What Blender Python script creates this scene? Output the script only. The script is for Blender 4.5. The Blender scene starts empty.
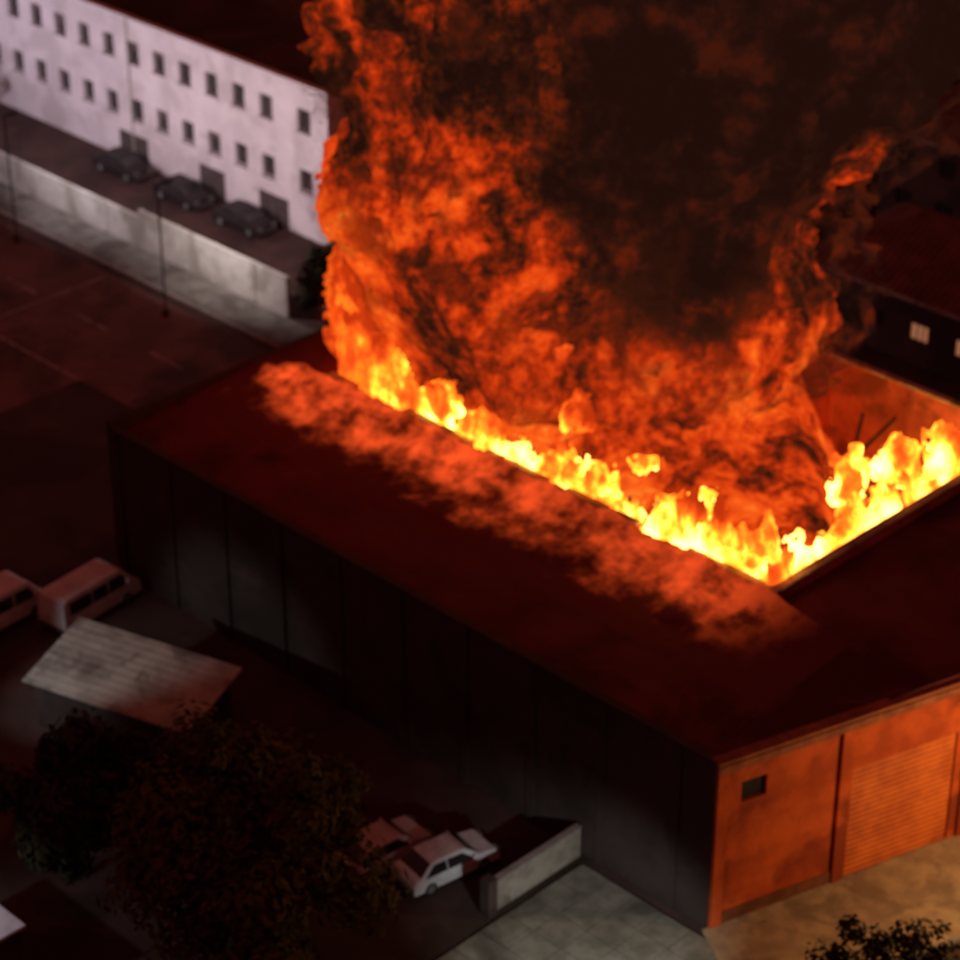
import bpy, bmesh, math, random
from mathutils import Vector, Matrix, noise as mnoise
random.seed(7)
S=bpy.context.scene
S.view_settings.view_transform='Standard'
try: S.view_settings.look='None'
except: pass
S.view_settings.exposure=0

# ---------------------------------------------------------------- node expr
class T:
    def __init__(s,tree): s.t=tree
    def put(s,sock,v):
        if isinstance(v,V): s.t.links.new(v.s,sock)
        elif v is not None:
            sock.default_value=v
    def m(s,op,a,b=None,c=None):
        n=s.t.nodes.new('ShaderNodeMath'); n.operation=op
        s.put(n.inputs[0],a)
        if b is not None: s.put(n.inputs[1],b)
        if c is not None: s.put(n.inputs[2],c)
        return V(s,n.outputs[0])
    def mr(s,v,a,b,c=0.0,d=1.0,smooth=True):
        n=s.t.nodes.new('ShaderNodeMapRange')
        n.interpolation_type='SMOOTHSTEP' if smooth else 'LINEAR'
        n.clamp=True
        for i,x in enumerate((v,a,b,c,d)): s.put(n.inputs[i],x)
        return V(s,n.outputs[0])
    def vm(s,op,a,b):
        n=s.t.nodes.new('ShaderNodeVectorMath'); n.operation=op
        s.put(n.inputs[0],a); s.put(n.inputs[1],b)
        return V(s,n.outputs[0])
    def noise(s,vec,scale,detail=3.0,rough=0.5,dist=0.0):
        n=s.t.nodes.new('ShaderNodeTexNoise')
        if vec is not None: s.put(n.inputs['Vector'],vec)
        n.inputs['Scale'].default_value=scale; n.inputs['Detail'].default_value=detail
        n.inputs['Roughness'].default_value=rough; n.inputs['Distortion'].default_value=dist
        return V(s,n.outputs[0]),V(s,n.outputs[1])
    def sep(s,v):
        n=s.t.nodes.new('ShaderNodeSeparateXYZ'); s.put(n.inputs[0],v)
        return [V(s,o) for o in n.outputs]
    def comb(s,x,y,z):
        n=s.t.nodes.new('ShaderNodeCombineXYZ')
        for i,q in enumerate((x,y,z)): s.put(n.inputs[i],q)
        return V(s,n.outputs[0])
class V:
    def __init__(s,t,sock): s.T=t; s.s=sock
    def __add__(s,o): return s.T.m('ADD',s,o)
    __radd__=__add__
    def __mul__(s,o): return s.T.m('MULTIPLY',s,o)
    __rmul__=__mul__
    def __sub__(s,o): return s.T.m('SUBTRACT',s,o)
    def __rsub__(s,o): return s.T.m('SUBTRACT',o,s)
    def __truediv__(s,o): return s.T.m('DIVIDE',s,o)
    def __pow__(s,o): return s.T.m('POWER',s,o)

# ---------------------------------------------------------------- materials
def mat(name,c1,c2=None,scale=1.0,rough=0.85,detail=4,bump=0.0,bscale=None,metal=0.0,stain=None,stain_s=0.15,wave=None,spec=0.3,lo=.35,hi=.65):
    m=bpy.data.materials.new(name); m.use_nodes=True
    nt=m.node_tree; b=nt.nodes['Principled BSDF']; t=T(nt)
    b.inputs['Roughness'].default_value=rough; b.inputs['Metallic'].default_value=metal
    b.inputs['Specular IOR Level'].default_value=spec
    tc=nt.nodes.new('ShaderNodeTexCoord'); P=V(t,tc.outputs['Object'])
    c2=c2 or tuple(x*.6 for x in c1)
    f,_=t.noise(P,scale,detail,.65)
    f=t.mr(f,lo,hi)
    mx=nt.nodes.new('ShaderNodeMix'); mx.data_type='RGBA'
    t.put(mx.inputs[0],f); mx.inputs[6].default_value=(*c1,1); mx.inputs[7].default_value=(*c2,1)
    out=mx.outputs[2]
    if stain:
        g,_=t.noise(P,stain_s,4,.6,.5); g=t.mr(g,.48,.62)
        m2=nt.nodes.new('ShaderNodeMix'); m2.data_type='RGBA'
        t.put(m2.inputs[0],g*.8); nt.links.new(out,m2.inputs[6]); m2.inputs[7].default_value=(*stain,1)
        out=m2.outputs[2]
    nt.links.new(out,b.inputs['Base Color'])
    h=None
    if bump and not wave:
        h,_=t.noise(P,bscale or scale*4,3,.6)
    if wave:
        ax,ws,amt=wave
        c=t.sep(P)[ax]
        w=t.m('SINE',c*ws)*amt
        h=w if h is None else h+w
        bump=bump or .3
    if h is not None:
        bn=nt.nodes.new('ShaderNodeBump'); bn.inputs['Strength'].default_value=1; bn.inputs['Distance'].default_value=bump
        t.put(bn.inputs['Height'],h); nt.links.new(bn.outputs[0],b.inputs['Normal'])
    return m
def emat(name,col,st):
    m=bpy.data.materials.new(name); m.use_nodes=True
    b=m.node_tree.nodes['Principled BSDF']
    b.inputs['Base Color'].default_value=(*col,1)
    b.inputs['Emission Color'].default_value=(*col,1); b.inputs['Emission Strength'].default_value=st
    return m

M_ground=mat('ground_mat',(.055,.034,.028),(.08,.05,.042),.25,stain=(.03,.02,.016))
M_yard=mat('yard_earth',(.07,.032,.026),(.045,.022,.018),.5,stain=(.03,.014,.012))
M_asph=mat('asphalt',(.13,.07,.058),(.2,.105,.09),.3,stain=(.05,.032,.03),stain_s=.12)
M_side=mat('sidewalk_concrete',(.16,.155,.135),(.1,.095,.08),.8,stain=(.07,.06,.05),stain_s=.4)
M_beige=mat('beige_paving',(.42,.33,.2),(.29,.22,.14),.9,stain=(.2,.15,.1),stain_s=.5)
M_kerb=mat('kerb_stone',(.3,.27,.25),(.2,.18,.17),1.5)
M_paint=mat('road_paint',(.5,.4,.37),(.2,.13,.12),2.5)
M_white=mat('white_plaster',(.76,.68,.70),(.64,.57,.59),.4,stain=(.54,.47,.48),stain_s=.3)
M_wwall=mat('whitewashed_block',(.52,.52,.48),(.38,.39,.35),.7,stain=(.27,.26,.22),stain_s=.35)
M_glassd=mat('dark_glass',(.02,.018,.02),(.035,.03,.03),.8,rough=.15,spec=.5)
M_frame=mat('window_frame',(.1,.07,.07),None,2)
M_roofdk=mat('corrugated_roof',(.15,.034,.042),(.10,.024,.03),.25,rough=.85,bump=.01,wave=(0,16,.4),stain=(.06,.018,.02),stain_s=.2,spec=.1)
M_rooftop=mat('old_roof_sheet',(.08,.045,.04),(.05,.03,.026),.4,rough=.8,wave=(0,8,.5),bump=.05,stain=(.03,.02,.02))
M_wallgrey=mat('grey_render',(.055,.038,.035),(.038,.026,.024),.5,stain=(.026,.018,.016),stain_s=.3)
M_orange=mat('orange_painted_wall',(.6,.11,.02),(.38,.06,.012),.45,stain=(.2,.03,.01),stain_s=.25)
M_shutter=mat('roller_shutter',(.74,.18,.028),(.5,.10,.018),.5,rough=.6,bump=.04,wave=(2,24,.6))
M_brick=mat('scorched_wall',(.46,.12,.09),(.3,.075,.06),.5,stain=(.12,.035,.03),stain_s=.3)
M_cap=mat('parapet_cap',(.5,.38,.36),(.3,.2,.19),.8,stain=(.15,.09,.09),stain_s=.5)
M_tile=mat('clay_tile_roof',(.18,.05,.035),(.1,.03,.022),.7,bump=.08,wave=(0,14,.6),stain=(.05,.018,.015))
M_dwall=mat('dark_house_wall',(.11,.055,.045),(.07,.035,.03),.5,stain=(.04,.02,.02))
M_char=mat('charred_timber',(.02,.015,.012),(.04,.025,.02),1.5)
M_lit=emat('lit_window',(.9,.36,.18),.32)
M_sheet=mat('pale_sheet_roof',(.42,.42,.37),(.24,.24,.21),.5,rough=.7,wave=(1,14,.5),bump=.02,stain=(.14,.13,.11),stain_s=.4)
M_metal=mat('galvanised_steel',(.3,.3,.3),(.2,.2,.2),2,rough=.5,metal=.6)
M_pole=mat('dark_painted_steel',(.05,.05,.05),(.035,.035,.035),2,rough=.7)
M_tyre=mat('tyre_rubber',(.02,.02,.02),None,2)
M_carw=mat('white_car_paint',(.7,.72,.74),(.5,.5,.52),.7,rough=.35,spec=.5)
M_card=mat('dark_car_paint',(.02,.012,.012),(.018,.01,.01),.5,rough=.5,spec=.3)
M_bark=mat('tree_bark',(.06,.045,.03),(.035,.025,.02),2)
M_leaf=mat('leaves',(.085,.07,.02),(.045,.045,.012),.9,rough=.8,lo=.4,hi=.6,spec=.1)
M_leafd=mat('dark_leaves',(.045,.045,.02),(.02,.024,.01),.9,rough=.8,spec=.1)

# ---------------------------------------------------------------- geometry helpers
def link(o,parent=None):
    S.collection.objects.link(o)
    if parent: o.parent=parent
    return o
def empty(name,loc=(0,0,0),rz=0):
    e=bpy.data.objects.new(name,None); e.location=loc; e.rotation_euler=(0,0,rz); e.empty_display_size=.5
    S.collection.objects.link(e); return e
def mesh(name,vs,fs,mt,parent=None,mi=None,smooth=False):
    me=bpy.data.meshes.new(name); me.from_pydata(vs,[],fs)
    for m in (mt if isinstance(mt,list) else [mt]): me.materials.append(m)
    if mi:
        for p,i in zip(me.polygons,mi): p.material_index=i
    if smooth:
        for p in me.polygons: p.use_smooth=True
    me.update()
    return link(bpy.data.objects.new(name,me),parent)
BF=[(0,3,2,1),(4,5,6,7),(0,1,5,4),(1,2,6,5),(2,3,7,6),(3,0,4,7)]
def boxes(name,L,mt,parent=None,bevel=0):
    vs=[];fs=[]
    for (x0,x1,y0,y1,z0,z1) in L:
        o=len(vs)
        vs+=[(x0,y0,z0),(x1,y0,z0),(x1,y1,z0),(x0,y1,z0),(x0,y0,z1),(x1,y0,z1),(x1,y1,z1),(x0,y1,z1)]
        fs+=[tuple(o+i for i in f) for f in BF]
    ob=mesh(name,vs,fs,mt,parent)
    if bevel:
        md=ob.modifiers.new('b','BEVEL'); md.width=bevel; md.segments=2
    return ob
def prism(name,poly,z0,z1,mt,parent=None):
    n=len(poly)
    zf=z1 if callable(z1) else (lambda x,y:z1)
    zb=z0 if callable(z0) else (lambda x,y:z0)
    vs=[(x,y,zb(x,y)) for x,y in poly]+[(x,y,zf(x,y)) for x,y in poly]
    fs=[tuple(reversed(range(n))),tuple(range(n,2*n))]+[(i,(i+1)%n,n+(i+1)%n,n+i) for i in range(n)]
    return mesh(name,vs,fs,mt,parent)
def wall_open(name,length,height,thick,ops,mt,parent,loc,rz):
    xs=sorted({0,length,*[o[0] for o in ops],*[o[1] for o in ops]})
    zs=sorted({0,height,*[o[2] for o in ops],*[o[3] for o in ops]})
    L=[]
    for i in range(len(xs)-1):
        run=None
        for k in range(len(zs)-1):
            cx=(xs[i]+xs[i+1])/2; cz=(zs[k]+zs[k+1])/2
            hole=any(o[0]<cx<o[1] and o[2]<cz<o[3] for o in ops)
            if hole:
                if run: L.append(run); run=None
            else:
                if run: run=(run[0],run[1],run[2],run[3],run[4],zs[k+1])
                else: run=(xs[i],xs[i+1],0,thick,zs[k],zs[k+1])
        if run: L.append(run)
    ob=boxes(name,L,mt,parent); ob.location=loc; ob.rotation_euler=(0,0,rz); return ob

# ---------------------------------------------------------------- ground
def sheet(name,poly,z,mt,parent=None):
    return mesh(name,[(x,y,z) for x,y in poly],[tuple(range(len(poly)))],mt,parent)
sheet('ground',[(-900,-900),(900,-900),(900,900),(-900,900)],0,M_ground)
sheet('yard_ground',[(-84,5.7),(-19,5.7),(-19,13.95),(-84,13.95)],.004,M_yard)
sheet('road',[(-120,-8),(-7.5,-8),(-7.5,1.8),(-120,1.8)],.004,M_asph)
sheet('road',[(-120,-60),(-24,-60),(-24,-8),(-120,-8)],.004,M_asph)
sheet('road',[(-7.5,12.2),(45,12.2),(50,21),(-7.5,21)],.004,M_asph)
sheet('road',[(39.5,-60),(60,-60),(75,40),(56,40),(41,-18)],.004,M_asph)
boxes('sidewalk',[(-75,-19,2.6,5.35,0,.13)],M_side)
boxes('kerb',[(-75,-19,2.4,2.6,0,.14)],M_kerb)
boxes('lane_marking',[(-66+i*7,-63+i*7,-3.1,-2.95,0,.008) for i in range(7)],M_paint)
boxes('lane_marking',[(-34,-33.85,-8,1.5,0,.008),(-60,-24,-8.1,-7.95,0,.009)],M_paint)
L=[]
for i in range(10):
    for j in range(6):
        x0=25.6+i*1.5; y0=-28.6+j*1.5
        h=.13+random.uniform(-.012,.012)
        L.append((x0+.03,x0+1.47,y0+.03,y0+1.47,0,h))
boxes('paved_forecourt',L,[mat('paving_slab',(.25,.25,.21),(.14,.14,.115),.6,stain=(.08,.075,.065),stain_s=.25)])
D=Vector((3.3,11.2)).normalized(); Nn=Vector((D.y,-D.x))
C0=Vector((31.9,-19.0))
def fp(s,o): p=C0+D*s+Nn*o; return (p.x,p.y)
prism('sidewalk',[fp(-.3,.02),fp(40,.02),fp(40,5.2),fp(-1.6,5.2)],0,.15,M_beige)
prism('kerb',[fp(-1.6,5.22),fp(40,5.22),fp(40,5.42),fp(-1.6,5.42)],0,.16,M_kerb)

# ---------------------------------------------------------------- burning warehouse
W=empty('burning_warehouse')
HX0,HX1,HY0,HY1=-1.5,26.5,-9.0,10.4
RZ=7.7
zr=lambda x,y: RZ+max(0,min(1,(y+18.8)/9.75))*.75
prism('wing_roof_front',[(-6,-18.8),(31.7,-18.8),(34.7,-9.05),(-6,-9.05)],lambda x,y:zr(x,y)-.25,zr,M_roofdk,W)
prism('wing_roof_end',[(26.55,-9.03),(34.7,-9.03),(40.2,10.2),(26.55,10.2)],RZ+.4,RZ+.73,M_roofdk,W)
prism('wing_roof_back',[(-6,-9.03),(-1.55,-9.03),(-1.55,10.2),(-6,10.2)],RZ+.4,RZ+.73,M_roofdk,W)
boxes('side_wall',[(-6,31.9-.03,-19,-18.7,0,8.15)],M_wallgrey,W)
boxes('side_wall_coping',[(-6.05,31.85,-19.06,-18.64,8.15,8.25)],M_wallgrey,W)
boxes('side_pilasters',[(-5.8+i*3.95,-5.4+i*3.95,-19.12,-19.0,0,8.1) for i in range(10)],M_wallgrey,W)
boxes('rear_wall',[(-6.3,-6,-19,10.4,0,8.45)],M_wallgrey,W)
boxes('hall_wall_right',[(HX1-.3,HX1,HY0+.3,HY1-.3,0,8.95)],M_brick,W)
boxes('hall_wall_back',[(HX0,40.3,HY1-.3,HY1,0,8.95)],M_brick,W)
boxes('hall_wall_left',[(HX0,HX0+.3,HY0+.3,HY1-.3,0,8.6)],M_brick,W)
# front parapet, broken and ragged along its top
L=[];C=[]; x=HX0; pr=random.Random(21)
while x<HX1-.01:
    x1=min(HX1,x+pr.uniform(.35,.9))
    if HX1-x1<.2: x1=HX1
    brk=mnoise.noise(Vector((x*.23,5.1,0)))
    hh=8.95-(pr.uniform(.1,.5) if brk>.12 else 0)
    L.append((x,x1,HY0,HY0+.3,0,hh))
    if brk<=.12: C.append((x,x1,HY0-.06,HY0+.36,8.953,9.07))
    x=x1
boxes('hall_wall_front',L,M_brick,W)
boxes('parapet_cap',C+[(HX1-.36,HX1+.06,HY0+.37,HY1-.37,8.953,9.07),(HX0,40.4,HY1-.36,HY1+.06,8.953,9.07)],M_cap,W)
boxes('back_wall_piers',[(1+i*4.6,1.35+i*4.6,HY1-.45,HY1-.3,0,8.9) for i in range(6)],M_brick,W)
ops=[(6.6,11.9,0.0,5.6),(13.2,18.5,0,5.6),(19.8,25.1,0,5.6)]
ang=math.atan2(D.y,D.x)
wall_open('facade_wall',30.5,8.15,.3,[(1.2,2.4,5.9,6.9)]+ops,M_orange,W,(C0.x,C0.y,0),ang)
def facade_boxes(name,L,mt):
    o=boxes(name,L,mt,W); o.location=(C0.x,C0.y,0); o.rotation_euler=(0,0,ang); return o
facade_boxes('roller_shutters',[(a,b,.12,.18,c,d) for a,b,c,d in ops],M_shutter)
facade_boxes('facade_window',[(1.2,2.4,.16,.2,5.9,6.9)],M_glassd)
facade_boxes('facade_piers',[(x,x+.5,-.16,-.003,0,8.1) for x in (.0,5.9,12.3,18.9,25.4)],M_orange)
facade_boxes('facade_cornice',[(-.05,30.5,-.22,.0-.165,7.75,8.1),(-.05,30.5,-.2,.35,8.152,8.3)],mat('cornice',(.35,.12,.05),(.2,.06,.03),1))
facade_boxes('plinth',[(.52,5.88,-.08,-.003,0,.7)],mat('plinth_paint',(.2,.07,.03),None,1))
rnd=random.Random(3)
vs=[];fs=[]
def beam(p,q,r):
    p=Vector(p);q=Vector(q);d=(q-p).normalized()
    a=d.orthogonal().normalized()*r; b=d.cross(a).normalized()*r
    o=len(vs)
    for c in (p,q):
        for s in ((1,1),(-1,1),(-1,-1),(1,-1)): vs.append(tuple(c+a*s[0]+b*s[1]))
    fs.extend([(o,o+1,o+2,o+3),(o+7,o+6,o+5,o+4)]+[(o+i,o+4+i,o+4+(i+1)%4,o+(i+1)%4) for i in range(4)])
for k in range(26):
    x=rnd.uniform(0,25);y=rnd.uniform(-8,9)
    beam((x,y,4),(x+rnd.uniform(-3,3),min(9.5,max(-8.4,y+rnd.uniform(-4,4))),rnd.uniform(6,8.2)),.08)
mesh('fallen_trusses',vs,fs,M_char,W)
def rubble_glow_mat():  # debris on the roof; its emission paints in the firelight beside the parapet
    m=bpy.data.materials.new('rubble_painted_glow'); m.use_nodes=True; nt=m.node_tree; t=T(nt)
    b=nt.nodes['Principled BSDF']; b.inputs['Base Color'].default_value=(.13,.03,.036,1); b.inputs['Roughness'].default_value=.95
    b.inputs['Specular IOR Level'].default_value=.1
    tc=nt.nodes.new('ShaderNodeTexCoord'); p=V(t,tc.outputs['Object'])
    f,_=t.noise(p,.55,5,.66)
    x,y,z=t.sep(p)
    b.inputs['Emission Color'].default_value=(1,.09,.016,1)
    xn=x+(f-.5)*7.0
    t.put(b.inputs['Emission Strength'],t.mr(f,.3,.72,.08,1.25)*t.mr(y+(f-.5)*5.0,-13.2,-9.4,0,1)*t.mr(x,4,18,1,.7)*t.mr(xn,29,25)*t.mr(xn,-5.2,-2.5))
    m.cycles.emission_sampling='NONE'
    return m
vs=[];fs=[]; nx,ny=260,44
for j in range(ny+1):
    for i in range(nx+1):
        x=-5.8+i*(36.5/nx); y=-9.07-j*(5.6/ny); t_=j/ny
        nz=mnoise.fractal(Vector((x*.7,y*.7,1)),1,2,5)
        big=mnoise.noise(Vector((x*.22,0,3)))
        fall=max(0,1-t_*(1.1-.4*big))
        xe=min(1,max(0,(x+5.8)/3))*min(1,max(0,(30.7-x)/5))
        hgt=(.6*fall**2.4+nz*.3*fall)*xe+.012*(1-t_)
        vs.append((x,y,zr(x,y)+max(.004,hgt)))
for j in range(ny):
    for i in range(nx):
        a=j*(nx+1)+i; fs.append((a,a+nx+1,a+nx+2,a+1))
mesh('rubble_painted_glow',vs,fs,rubble_glow_mat(),W,smooth=True)

# ---------------------------------------------------------------- white building
B=empty('white_office_building')
bx0,bx1,by=-84.0,-27.2,14.0
xs_=[]
x=bx1-2.2
k=0
while x>bx0+2:
    xs_.append(x); x-=2.68 if k!=0 else 3.6
    k+=1
ops=[]
for i,x in enumerate(xs_):
    for zc in (3.9,7.95):
        ops.append((x-.6-bx0,x+.6-bx0,zc-.8,zc+.7))
wall_open('front_wall',bx1-bx0,10.2,.35,ops,M_white,B,(bx0,by,0),0)
boxes('window_glass',[(bx0+o[0],bx0+o[1],by+.27,by+.3,o[2],o[3]) for o in ops],M_glassd,B)
L=[]
for i,o in enumerate(ops):
    a,b=bx0+o[0],bx0+o[1]
    L+=[(a-.08,b+.08,by-.09,by+.2,o[2]-.08,o[2]-.003),((a+b)/2-.025,(a+b)/2+.025,by+.2,by+.267,o[2],o[3])]
boxes('window_sills_and_bars',L,mat('sill_concrete',(.3,.24,.24),None,1),B)
rr=random.Random(5)
boxes('window_blinds',[(bx0+o[0],bx0+o[1],by+.24,by+.266,o[2]+(o[3]-o[2])*rr.uniform(.5,.8),o[3]) for o in ops if rr.random()<.25],mat('blind',(.13,.08,.08),None,1),B)
boxes('end_wall',[(bx1-.35,bx1,by+.35,by+13,0,10.2)],M_white,B)
boxes('rear_wall',[(bx0,bx1-.35,by+12.7,by+13,0,10.2)],M_white,B)
boxes('roof_coping',[(bx0,bx1+.06,by-.07,by+.4,10.2,10.32),(bx1-.4,bx1+.06,by+.4,by+13.05,10.2,10.32)],M_white,B)
mesh('roof',[(bx0,by+.4,9.8),(bx1-.36,by+.4,9.8),(bx1-.36,by+6.5,11.2),(bx0,by+6.5,11.2),(bx1-.36,by+12.7,9.8),(bx0,by+12.7,9.8)],[(0,1,2,3),(3,2,4,5)],M_rooftop,B)
boxes('downpipes',[(x,x+.12,by-.13,by-.01,0,10.1) for x in (-47,-66)],M_wwall,B)
boxes('ground_floor_doors',[(-34,-31.2,by-.05,by+.0-.003,0,2.0),(-40,-37.5,by-.05,by-.003,0,2.0),(-48.5,-45.5,by-.05,by-.003,0,2.0)],M_frame,B)
Wl=empty('boundary_wall')
L=[];C=[];P=[]
x=-75
while x<-21.5:
    h=2.6 if x>-39 else 2.1
    x1=min(x+3.6,-21.4)
    L.append((x+.17,x1-.17,5.45,5.65,0,h)); P.append((x-.17+.0,x+.17,5.4,5.7,0,h+.1)); C.append((x+.17,x1-.17,5.41,5.69,h,h+.07))
    x+=3.6
boxes('panels',L,M_wwall,Wl); boxes('piers',P,M_wwall,Wl); boxes('coping',C,M_wwall,Wl)

# ---------------------------------------------------------------- houses
def house(name,x0,x1,y0,y1,h,rh,axis,wm,rm,litw=(),ov=.5,rz=0):
    E=empty(name,((x0+x1)/2,(y0+y1)/2,0),rz)
    hx,hy=(x1-x0)/2,(y1-y0)/2
    ops=[];x=1.5
    while x<2*hx-2:
        ops.append((x,x+1.2,1.5,2.5))
        if h>5.5: ops.append((x,x+1.2,4.2,5.4))
        x+=3.1
    wall_open('front_wall',2*hx,h,.25,ops,wm,E,(-hx,-hy,0),0)
    boxes('window_glass',[(q[0]-hx,q[1]-hx,-hy+.15,-hy+.18,q[2],q[3]) for i,q in enumerate(ops) if i not in litw],M_glassd,E)
    if litw: boxes('lit_windows',[(q[0]-hx,q[1]-hx,-hy+.15,-hy+.18,q[2],q[3]) for i,q in enumerate(ops) if i in litw],M_lit,E)
    boxes('window_bars',[(q[0]-hx+dx-.04,q[0]-hx+dx+.04,-hy+.1,-hy+.147,q[2],q[3]) for q in ops for dx in (.4,.8)],M_frame,E)
    boxes('walls',[(hx-.25,hx,-hy+.25,hy,0,h),(-hx,-hx+.25,-hy+.25,hy,0,h),(-hx+.25,hx-.25,hy-.25,hy,0,h)],wm,E)
    X,Yy=hx+ov,hy+ov
    if axis=='x': ins=min(hy,hx*.8); r=[(-X+ins,0,h+rh),(X-ins,0,h+rh)]; fs=[(0,1,5,4),(1,2,5),(2,3,4,5),(3,0,4)]
    else: r=[(0,-Yy+hx*.6,h+rh),(0,Yy-hx*.6,h+rh)]; fs=[(0,1,4),(1,2,5,4),(2,3,5),(3,0,4,5)]
    v=[(-X,-Yy,h),(X,-Yy,h),(X,Yy,h),(-X,Yy,h)]+r
    mesh('roof',v,fs,rm,E)
    boxes('eaves_fascia',[(-X,X,-Yy-.04,-Yy,h-.2,h),(X,X+.04,-Yy,Yy,h-.2,h),(-X-.04,-X,-Yy,Yy,h-.2,h)],M_cap,E)
    boxes('chimney',[(hx*.3,hx*.3+.7,.5,1.2,h,h+rh+.8)],wm,E)
    return E
house('tiled_house',0,22,27,37,4.2,2.6,'x',M_dwall,M_tile,litw=(2,3))
house('tiled_house',24,40,28,38,6,2.5,'x',M_dwall,M_tile,litw=(4,))
house('tiled_house',-6,8,42,56,6.5,3.2,'y',M_dwall,M_tile)
house('tiled_house',14,28,44,56,6,3,'x',M_dwall,M_tile)
house('tiled_house',-24,-9,36,50,6,3,'x',M_dwall,M_tile)
house('tiled_house',-22,-6,60,74,6,3,'y',M_dwall,M_tile)
house('tiled_house',-2,16,64,78,5,3,'x',M_dwall,M_tile)
house('tiled_house',-48,-30,60,76,6,3,'y',M_dwall,M_tile)
house('tiled_house',-75,-52,50,66,7,3,'x',M_dwall,M_tile)

# ---------------------------------------------------------------- vehicles
def vehicle(name,loc,rz,paint,van=False):
    E=empty(name,loc,rz)
    if van: Ln,Wd=5.0,1.9; prof=[(-2.5,.35),(-2.5,1.0),(-2.42,1.95),(-2.2,2.08),(1.2,2.08),(1.45,1.98),(2.05,1.15),(2.42,.98),(2.5,.6),(2.5,.35)]
    else: Ln,Wd=4.3,1.75; prof=[(-2.15,.3),(-2.17,.75),(-2.05,.95),(-1.75,1.0),(-1.2,1.42),(-.9,1.47),(.35,1.45),(.6,1.38),(1.15,.98),(1.95,.84),(2.13,.65),(2.15,.3)]
    belt=1.15 if van else .93
    top=max(p[1] for p in prof)
    n=len(prof); vs=[];fs=[];mi=[]
    rows=[]
    for s in (-1,-.92,.92,1):
        row=[]
        for (x,z) in prof:
            tum=0
            if z>belt: tum=(z-belt)/(top-belt)*(.1 if van else .2)
            yy=s*(Wd/2-tum); zz=z-(.05 if abs(s)==1 and z>.5 else 0)
            row.append(len(vs)); vs.append((x,yy,zz))
        rows.append(row)
    for a in range(3):
        for i in range(n-1):
            fs.append((rows[a][i],rows[a][i+1],rows[a+1][i+1],rows[a+1][i]))
            x0,z0=prof[i];x1,z1=prof[i+1]
            g=(a==1 and min(z0,z1)>=.9*belt and abs(z1-z0)>.25 )
            mi.append(1 if g else 0)
    fs.append(tuple(rows[0])); mi.append(0); fs.append(tuple(reversed(rows[3]))); mi.append(0)
    fs.append((rows[0][0],rows[3][0],rows[3][-1],rows[0][-1])); mi.append(0)
    mesh('body',vs,fs,[paint,M_glassd],E,mi)
    if van: wins=[[(-2.1,1.2),(-2.1,1.85),(-.7,1.85),(-.7,1.2)],[(-.6,1.2),(-.6,1.85),(.35,1.85),(.35,1.2)],[(.45,1.2),(.45,1.85),(1.3,1.85),(1.75,1.2)]]
    else: wins=[[(-1.55,.97),(-1.1,1.36),(-.5,1.38),(-.5,.97)],[(-.43,.97),(-.43,1.38),(.33,1.36),(.85,.97)]]
    vs=[];fs=[]
    for s in (-1,1):
        for w in wins:
            o=len(vs)
            for (x,z) in w:
                tum=(max(z,belt)-belt)/(top-belt)*(.1 if van else .2)
                vs.append((x,s*(Wd/2-tum+.012),z-.03))
            fs.append(tuple(range(o,o+4)) if s<0 else tuple(reversed(range(o,o+4))))
    mesh('side_windows',vs,fs,M_glassd,E)
    wb=Ln*.31
    for i,(x,s) in enumerate([(wb,-1),(wb,1),(-wb,-1),(-wb,1)]):
        vs=[];fs=[];k=20;R=.33
        for r,yo in ((R*.6,.0),(R,.02),(R,.2)):
            for j in range(k):
                t=2*math.pi*j/k
                vs.append((x+r*math.cos(t),s*(Wd/2+.015-yo),R+r*math.sin(t)))
        fs.append(tuple(range(k)))
        for r in range(2):
            for j in range(k): fs.append((r*k+j,r*k+(j+1)%k,(r+1)*k+(j+1)%k,(r+1)*k+j))
        mesh('wheel_%d'%(i+1),vs,fs,[M_metal,M_tyre],E,[0]+[1]*(2*k))
    boxes('bumpers',[(Ln/2-.02,Ln/2+.08,-Wd/2+.1,Wd/2-.1,.3,.52),(-Ln/2-.08,-Ln/2+.02,-Wd/2+.1,Wd/2-.1,.3,.52)],M_frame,E,.03)
    boxes('headlights',[(Ln/2-.06,Ln/2+.02,s*.6-.18,s*.6+.18,.62,.78) for s in (-1,1)],M_metal,E,.02)
    boxes('mirrors',[(.7 if not van else 1.5,.85 if not van else 1.65,s*(Wd/2+.1)-.09,s*(Wd/2+.1)+.09,1.0 if not van else 1.25,1.15 if not van else 1.5) for s in (-1,1)],paint,E,.03)
    return E
q=math.pi/2
vehicle('parked_van',(-4.3,-22.2,0),q+.12,M_carw,True)
vehicle('parked_van',(-6.6,-26.0,0),q+.05,M_carw,True)
vehicle('parked_car',(21.9,-23.9,0),q*.9,M_carw)
vehicle('parked_car',(19.4,-25.2,0),q*.95,M_carw)
vehicle('parked_car',(-33.5,12.2,0),.05,M_card)
vehicle('parked_car',(-39.5,12.1,0),.0,M_card)
vehicle('parked_car',(-46,12.2,0),.04,M_card)
Sh=empty('sheet_roof_shed',(4.8,-26.6,0),.3)
mesh('roof',[(-4.4,-2.2,2.5),(4.4,-2.2,2.5),(4.4,2.2,3.3),(-4.4,2.2,3.3),(-4.4,-2.2,2.42),(4.4,-2.2,2.42),(4.4,2.2,3.22),(-4.4,2.2,3.22)],[tuple(reversed(f)) for f in BF],M_sheet,Sh)
boxes('walls',[(-3.9,3.9,-1.95,-1.8,0,2.45),(-3.9,3.9,1.8,1.95,0,3.0),(3.75,3.9,-1.79,1.79,0,2.4),(-3.9,-3.75,-1.79,1.79,0,2.4)],M_wallgrey,Sh)
K=empty('kiosk',(13.2,-42.0,0),0)
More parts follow.
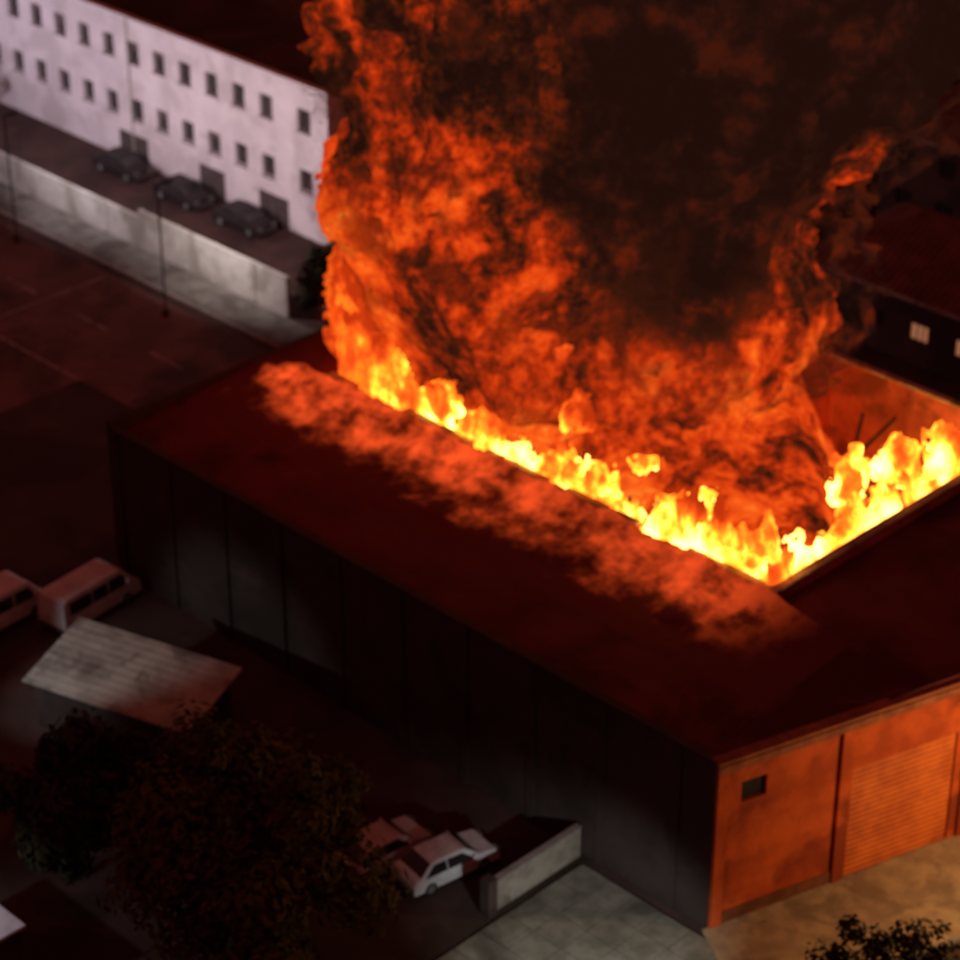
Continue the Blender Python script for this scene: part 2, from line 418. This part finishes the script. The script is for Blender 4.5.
boxes('roof',[(-2.2,2.2,-2,2,2.8,2.95)],mat('white_roof_paint',(.7,.72,.75),(.5,.52,.55),1),K,.03)
boxes('walls',[(-2,2,-1.8,-1.65,0,2.8),(-2,2,1.65,1.8,0,2.8),(1.85,2,-1.64,1.64,0,2.8),(-2,-1.85,-1.64,1.64,0,1.0)],M_wallgrey,K)
Lw=empty('low_wall')
boxes('wall',[(24.9,25.1,-24.2,-19.2,0,1.5)],mat('pale_render',(.36,.31,.26),(.22,.18,.15),.7,stain=(.13,.1,.08),stain_s=.5),Lw)
boxes('coping',[(24.84,25.16,-24.25,-19.2,1.503,1.58)],M_kerb,Lw)
boxes('gate_pier',[(24.75,25.25,-24.76,-24.26,0,1.8)],M_wallgrey,Lw)

# ---------------------------------------------------------------- trees
def tree(name,x,y,h,r,ch,nl,lm,seed,ls=.22,sq=.75):
    R=random.Random(seed); E=empty(name,(x,y,0))
    me=bpy.data.meshes.new('trunk'); vs=[];es=[];rad=[]
    def add(p,rr,par=None):
        vs.append(tuple(p)); rad.append(rr)
        if par is not None: es.append((par,len(vs)-1))
        return len(vs)-1
    a=add((0,0,0),.28*h/8); b=add((.1,.05,h*.25),.22*h/8,a); c=add((.0,.15,h*.45),.17*h/8,b)
    for i in range(7):
        t=2*math.pi*i/7+R.uniform(-.3,.3); el=R.uniform(.2,.9)
        d=Vector((math.cos(t),math.sin(t),el)).normalized()
        st=b if i%3==0 else c
        p1=Vector(vs[st])+d*r*.4; p2=p1+(d+Vector((0,0,.3)))*r*.35
        i1=add(p1,.09*h/8,st); i2=add(p2,.04*h/8,i1)
    me.from_pydata(vs,es,[]); me.materials.append(M_bark)
    o=link(bpy.data.objects.new('trunk_and_limbs',me),E)
    md=o.modifiers.new('s','SKIN')
    for i,sv in enumerate(me.skin_vertices[0].data): sv.radius=(rad[i],rad[i]); sv.use_root=(i==0)
    o.modifiers.new('u','SUBSURF').levels=1
    cl=[]
    for i in range(46):
        while True:
            v=Vector((R.uniform(-1,1),R.uniform(-1,1),R.uniform(-1,1)))
            if .25<v.length<1: break
        cl.append((Vector((v.x*r,v.y*r,ch+v.z*r*sq)),r*R.uniform(.16,.34)))
    V_=[];F_=[]
    for i in range(nl):
        c,cr=cl[R.randrange(len(cl))]
        d=Vector((R.gauss(0,1),R.gauss(0,1),R.gauss(0,1))).normalized()*cr*R.uniform(.5,1.1)
        p=c+d; nrm=(d.normalized()+Vector((R.uniform(-.6,.6),R.uniform(-.6,.6),R.uniform(-.2,.8)))).normalized()
        u=nrm.orthogonal().normalized(); u=Matrix.Rotation(R.uniform(0,6.3),3,nrm)@u; w=nrm.cross(u)
        s=ls*R.uniform(.6,1.4); o_=len(V_)
        V_+=[tuple(p-u*s),tuple(p-w*s*.5),tuple(p+u*s),tuple(p+w*s*.5)]
        F_.append((o_,o_+1,o_+2,o_+3))
    mesh('leaves',V_,F_,lm,E)
tree('broadleaf_tree',20.5,-33.5,9,5.4,5.6,14000,M_leaf,1)
tree('broadleaf_tree',11.5,-34.5,7,3.6,4.3,8000,M_leafd,2)
tree('broadleaf_tree',40.8,-19.7,5,2.9,3.2,6000,M_leafd,3,.16)
tree('broadleaf_tree',-19.2,7.4,5,2.4,3.0,5000,M_leafd,4,.2)
tree('broadleaf_tree',-12,7.5,6,2.6,3.2,5000,M_leafd,5,.2)
tree('broadleaf_tree',-7,-35,6,3,3.6,6000,M_leafd,6,.2)
tree('broadleaf_tree',-62,9.5,5,2.4,3,4000,M_leafd,9,.2)

# ---------------------------------------------------------------- street lamps
def lamp(x,y,h,rz,col,P,reach=1.6,aim=None,cone=100):
    E=empty('street_lamp',(x,y,0),rz)
    boxes('pole',[(-.05,.05,-.05,.05,.4,h)],M_pole,E,.03)
    boxes('base',[(-.14,.14,-.14,.14,0,.4)],M_pole,E,.03)
    boxes('arm',[(.06,reach,-.04,.04,h-.12,h-.04)],M_pole,E)
    boxes('head',[(reach-.1,reach+.6,-.15,.15,h-.14,h-.0)],M_pole,E,.04)
    l=bpy.data.lights.new('lamp_light','SPOT' if aim else 'POINT'); l.energy=P; l.color=col; l.shadow_soft_size=.15
    o=link(bpy.data.objects.new('lamp_light',l),E); o.location=(reach+.25,0,h-.35)
    if aim:
        l.spot_size=math.radians(cone); l.spot_blend=.7
        wp=Matrix.Rotation(rz,3,'Z')@Vector(o.location)+Vector((x,y,0))
        dd=Matrix.Rotation(-rz,3,'Z')@(Vector(aim)-wp)
        o.rotation_euler=dd.to_track_quat('-Z','Y').to_euler()
lamp(-70,.6,8.5,q,(.95,.85,1.0),2100,reach=.5,aim=(-70,14,4),cone=150)
lamp(-57,.6,8.5,q,(.95,.85,1.0),2600,reach=.5,aim=(-57,14,4),cone=150)
lamp(-42,.6,8.5,q,(.99,.84,.93),3300,reach=.5,aim=(-42,14,4),cone=150)
lamp(-27,.6,8.5,q,(1,.82,.84),3900,reach=.5,aim=(-28,14,4),cone=150)
lamp(38.5,-33,8,q,(.85,.95,.9),4800,aim=(30.5,-24.5,0),cone=54)
lamp(-2,-41,9,q,(.84,.9,.92),3000,aim=(1.5,-26.3,2),cone=42)
lamp(12,-50,9,q,(.8,.9,1),1300,aim=(13,-42,3),cone=50)
lamp(47,-9,8,math.pi,(1,.58,.24),4000)

# ---------------------------------------------------------------- FIRE & SMOKE (iso-surfaces of turbulent fields)
def gniso(name,mn,mx,res,field,mt,parent,rz=0,smooth=True):
    ng=bpy.data.node_groups.new(name+'_nodes','GeometryNodeTree')
    ng.interface.new_socket('Geometry',in_out='INPUT',socket_type='NodeSocketGeometry')
    ng.interface.new_socket('Geometry',in_out='OUTPUT',socket_type='NodeSocketGeometry')
    t=T(ng)
    pos=ng.nodes.new('GeometryNodeInputPosition')
    d=field(t,V(t,pos.outputs[0]))
    vc=ng.nodes.new('GeometryNodeVolumeCube')
    t.put(vc.inputs['Density'],d)
    vc.inputs['Background'].default_value=0
    vc.inputs['Min'].default_value=mn; vc.inputs['Max'].default_value=mx
    for i,a in enumerate('XYZ'): vc.inputs['Resolution '+a].default_value=max(4,int((mx[i]-mn[i])/res))
    vmn=ng.nodes.new('GeometryNodeVolumeToMesh')
    vmn.inputs['Threshold'].default_value=.5
    ng.links.new(vc.outputs[0],vmn.inputs[0])
    ss=ng.nodes.new('GeometryNodeSetShadeSmooth')
    ng.links.new(vmn.outputs[0],ss.inputs[0])
    sm=ng.nodes.new('GeometryNodeSetMaterial'); sm.inputs['Material'].default_value=mt
    out=ng.nodes.new('NodeGroupOutput')
    ng.links.new(ss.outputs[0],sm.inputs['Geometry']); ng.links.new(sm.outputs[0],out.inputs[0])
    me=bpy.data.meshes.new(name); me.materials.append(mt)
    me.from_pydata([(0,0,0)],[],[])
    o=link(bpy.data.objects.new(name,me),parent); o.rotation_euler=(0,0,rz)
    md=o.modifiers.new('vol','NODES'); md.node_group=ng
    return o
def env(t,p,grow=0.0,amp=1.0):
    wn=t.noise(p,.11,2,.5)[1]
    wv=t.vm('MULTIPLY',t.vm('SUBTRACT',wn,(.5,.5,.5)),(6,6,5))
    qv=t.vm('ADD',p,wv)
    a,w,z=t.sep(p); qa,qw,qz=t.sep(qv)
    x=(a-w)*.7071; y=(a+w)*.7071
    drift=t.mr(z,17,33)
    u=(qa-4.9-drift*5.5)/(11.6+drift*5.2); v=(qw+4.2)/6.8
    r=t.m('SQRT',t.m('MULTIPLY',u,u)+t.m('MULTIPLY',v,v))
    n1,_=t.noise(qv,.3,5,.6); n2,_=t.noise(qv,1.1,3,.6)
    nn=(n1-.5)*4.2*amp+(n2-.5)*1.6*amp
    col=(1.0-r)*7.5+grow+nn
    col=t.m('MINIMUM',col,(z-9.0)*1.3+nn)
    col=t.m('MINIMUM',col,y+7.0+t.m('MAXIMUM',z-10.5,0.0)*.45+nn*.4)
    bx=t.m('MINIMUM',t.m('MINIMUM',x+1.0,25.9-x),t.m('MINIMUM',y+8.5,9.9-y))
    top=(8.0-t.mr(x+y,21,28,0,5.5)-z)*.8+nn*.9
    low=t.m('MINIMUM',bx,top)
    f=t.m('MAXIMUM',col,low)
    return t.mr(f,-.8,.8,0,1,False)
def plain(m):
    nt=m.node_tree; nt.nodes.clear()
    return nt,nt.nodes.new('ShaderNodeOutputMaterial'),nt.nodes.new('ShaderNodeEmission')
def ramp(nt,t,v,stops):
    c=nt.nodes.new('ShaderNodeValToRGB'); t.put(c.inputs[0],v)
    e=c.color_ramp.elements
    e[0].position=stops[0][0]; e[0].color=(*stops[0][1],1)
    e[1].position=stops[-1][0]; e[1].color=(*stops[-1][1],1)
    for ps,cc in stops[1:-1]:
        k=e.new(ps); k.color=(*cc,1)
    return c.outputs[0]
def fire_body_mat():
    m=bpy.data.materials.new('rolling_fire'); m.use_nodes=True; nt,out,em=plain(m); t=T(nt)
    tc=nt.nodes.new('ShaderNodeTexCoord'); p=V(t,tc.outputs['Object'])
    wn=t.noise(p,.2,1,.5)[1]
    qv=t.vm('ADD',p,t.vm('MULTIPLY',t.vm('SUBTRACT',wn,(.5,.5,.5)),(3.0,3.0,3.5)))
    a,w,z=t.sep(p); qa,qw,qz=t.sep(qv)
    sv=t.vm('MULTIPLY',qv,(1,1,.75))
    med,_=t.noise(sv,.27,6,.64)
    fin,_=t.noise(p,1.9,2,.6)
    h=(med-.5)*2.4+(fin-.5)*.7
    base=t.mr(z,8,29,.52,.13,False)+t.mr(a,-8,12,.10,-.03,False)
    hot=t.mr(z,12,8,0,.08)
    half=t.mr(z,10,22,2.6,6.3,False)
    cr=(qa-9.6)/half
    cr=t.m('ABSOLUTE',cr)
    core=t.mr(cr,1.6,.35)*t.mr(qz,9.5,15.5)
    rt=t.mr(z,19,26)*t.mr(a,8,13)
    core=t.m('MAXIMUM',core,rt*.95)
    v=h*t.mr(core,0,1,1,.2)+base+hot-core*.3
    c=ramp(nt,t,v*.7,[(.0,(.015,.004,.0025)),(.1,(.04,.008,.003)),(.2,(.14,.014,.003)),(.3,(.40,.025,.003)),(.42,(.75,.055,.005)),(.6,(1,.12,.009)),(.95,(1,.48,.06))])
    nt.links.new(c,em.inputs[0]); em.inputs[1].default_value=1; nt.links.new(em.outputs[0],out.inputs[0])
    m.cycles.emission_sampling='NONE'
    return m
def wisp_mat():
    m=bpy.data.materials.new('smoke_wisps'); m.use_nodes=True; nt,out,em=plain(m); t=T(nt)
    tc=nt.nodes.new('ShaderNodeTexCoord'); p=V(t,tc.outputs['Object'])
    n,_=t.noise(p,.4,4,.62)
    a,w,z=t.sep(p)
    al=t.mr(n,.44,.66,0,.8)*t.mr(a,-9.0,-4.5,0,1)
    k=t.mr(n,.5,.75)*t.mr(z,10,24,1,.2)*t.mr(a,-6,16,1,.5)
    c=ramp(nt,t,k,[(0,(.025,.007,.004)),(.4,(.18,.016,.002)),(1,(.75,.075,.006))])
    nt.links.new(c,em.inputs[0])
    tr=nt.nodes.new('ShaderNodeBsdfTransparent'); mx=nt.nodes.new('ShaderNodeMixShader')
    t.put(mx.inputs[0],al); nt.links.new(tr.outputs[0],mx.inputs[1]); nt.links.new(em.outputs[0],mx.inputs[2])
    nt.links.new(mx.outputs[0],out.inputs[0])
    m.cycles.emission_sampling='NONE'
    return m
def flame_mat():
    m=bpy.data.materials.new('bright_flames'); m.use_nodes=True; nt,out,em=plain(m); t=T(nt)
    tc=nt.nodes.new('ShaderNodeTexCoord'); p=V(t,tc.outputs['Object'])
    a,w,z=t.sep(p)
    n,_=t.noise(t.vm('MULTIPLY',p,(1,1,.6)),.5,5,.62)
    v=t.mr(z,12.2,8.8,.02,.68,False)+(n-.5)*2.4
    c=ramp(nt,t,v,[(0,(.06,.004,.0004)),(.22,(.12,.011,.001)),(.42,(.22,.034,.0018)),(.6,(.5,.14,.008)),(.9,(1,.52,.09))])
    nt.links.new(c,em.inputs[0]); em.inputs[1].default_value=9; nt.links.new(em.outputs[0],out.inputs[0])
    return m
F=empty('fire_and_smoke')
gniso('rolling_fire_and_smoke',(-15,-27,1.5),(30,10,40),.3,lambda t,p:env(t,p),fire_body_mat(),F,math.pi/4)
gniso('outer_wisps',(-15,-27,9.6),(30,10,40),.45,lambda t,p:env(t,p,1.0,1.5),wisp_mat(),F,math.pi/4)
def strip_field(axis):
    def f(t,p):
        x,y,z=t.sep(p)
        if axis=='x': u=x; c=y+7.9
        else: u=y; c=x-25.0
        hn,_=t.noise(t.comb(u,3.3,0.0),.42,3,.7)
        h=t.mr(hn,.34,.68,8.1 if axis=='x' else 7.2,10.9 if axis=='x' else 10.3,False)
        if axis=='x': h=h+t.mr(x,4,0,0,3.2)
        else: h=h-t.mr(y,-3,-7,0,1.8)
        sv=t.vm('MULTIPLY',p,(1,1,.65))
        n,_=t.noise(sv,.95,4,.62,.4)
        top=(h-z)*.5+(n-.5)*3.4
        side=.75-t.m('ABSOLUTE',c+(n-.5)*1.9)
        if axis=='x': side=t.m('MINIMUM',side,y+8.75+t.m('MAXIMUM',z-9.2,0.0)*.7)
        else: side=t.m('MINIMUM',side,26.2-x)
        return t.mr(t.m('MINIMUM',top,side),-.3,.3,0,1,False)
    return f
fm=flame_mat()
gniso('parapet_flames',(-1.3,-10.2,7.2),(26.1,-5.5,16),.12,strip_field('x'),fm,F)
gniso('side_wall_flames',(22.6,-8.6,5.5),(26.15,9,13),.12,strip_field('y'),fm,F)
def burst(t,p):
    x,y,z=t.sep(p)
    n,_=t.noise(t.vm('MULTIPLY',p,(1,1,.7)),.85,5,.65,.4)
    g=None
    for (bx,by,bz,r) in [(4.5,-6.2,11.6,.7),(8,-6.2,12.4,.7),(12,-5.5,10.8,.7),(16,-5.5,9.6,.5),(1.5,-5.0,15.0,.6),(-1.0,-7.6,12.4,1.3),(-.8,-7.8,14.0,1.0),(19,-5,8.6,.6),(22.5,1.5,8.6,1.0),(23,4,8.6,.9),(10,-4.5,12.8,.4)]:
        d=t.m('SQRT',t.m('MULTIPLY',x-bx,x-bx)+t.m('MULTIPLY',y-by,y-by)+t.m('MULTIPLY',z-bz,z-bz)*.6)
        q_=r-d
        g=q_ if g is None else t.m('MAXIMUM',g,q_)
    return t.mr(g*.7+(n-.5)*3.0-.05,-.3,.3,0,1,False)
gniso('flame_bursts',(-3,-9.8,7),(26,6,19),.16,burst,fm,F)

# ---------------------------------------------------------------- world / moon / camera
w=bpy.data.worlds.new('World'); S.world=w; w.use_nodes=True
nt=w.node_tree; bg=nt.nodes['Background']
sky=nt.nodes.new('ShaderNodeTexSky'); sky.sky_type='NISHITA'; sky.sun_disc=False
sky.sun_elevation=math.radians(1); sky.sun_rotation=math.radians(200)
nt.links.new(sky.outputs[0],bg.inputs[0]); bg.inputs[1].default_value=.003
# even red ambient added to redden the surroundings, in place of fire-lit haze
bg2=nt.nodes.new('ShaderNodeBackground'); bg2.inputs[0].default_value=(1,.17,.12,1); bg2.inputs[1].default_value=.125
ad=nt.nodes.new('ShaderNodeAddShader'); nt.links.new(bg.outputs[0],ad.inputs[0]); nt.links.new(bg2.outputs[0],ad.inputs[1])
nt.links.new(ad.outputs[0],nt.nodes['World Output'].inputs[0])
sl=bpy.data.lights.new('moon','SUN'); sl.energy=.01; sl.angle=math.radians(.5); sl.color=(1,.9,.85)
so=link(bpy.data.objects.new('moon',sl)); so.rotation_euler=(math.radians(60),0,math.radians(200))

cam=bpy.data.cameras.new('camera'); co=link(bpy.data.objects.new('camera',cam))
cam.sensor_width=36; cam.angle=math.radians(22); cam.clip_end=3000; cam.clip_start=1
f=Vector((-.7071*.8660,.7071*.8660,-.5)); co.location=-f*130
co.rotation_euler=f.to_track_quat('-Z','Y').to_euler()
cam.dof.use_dof=True; cam.dof.focus_distance=60; cam.dof.aperture_fstop=.36
S.camera=co
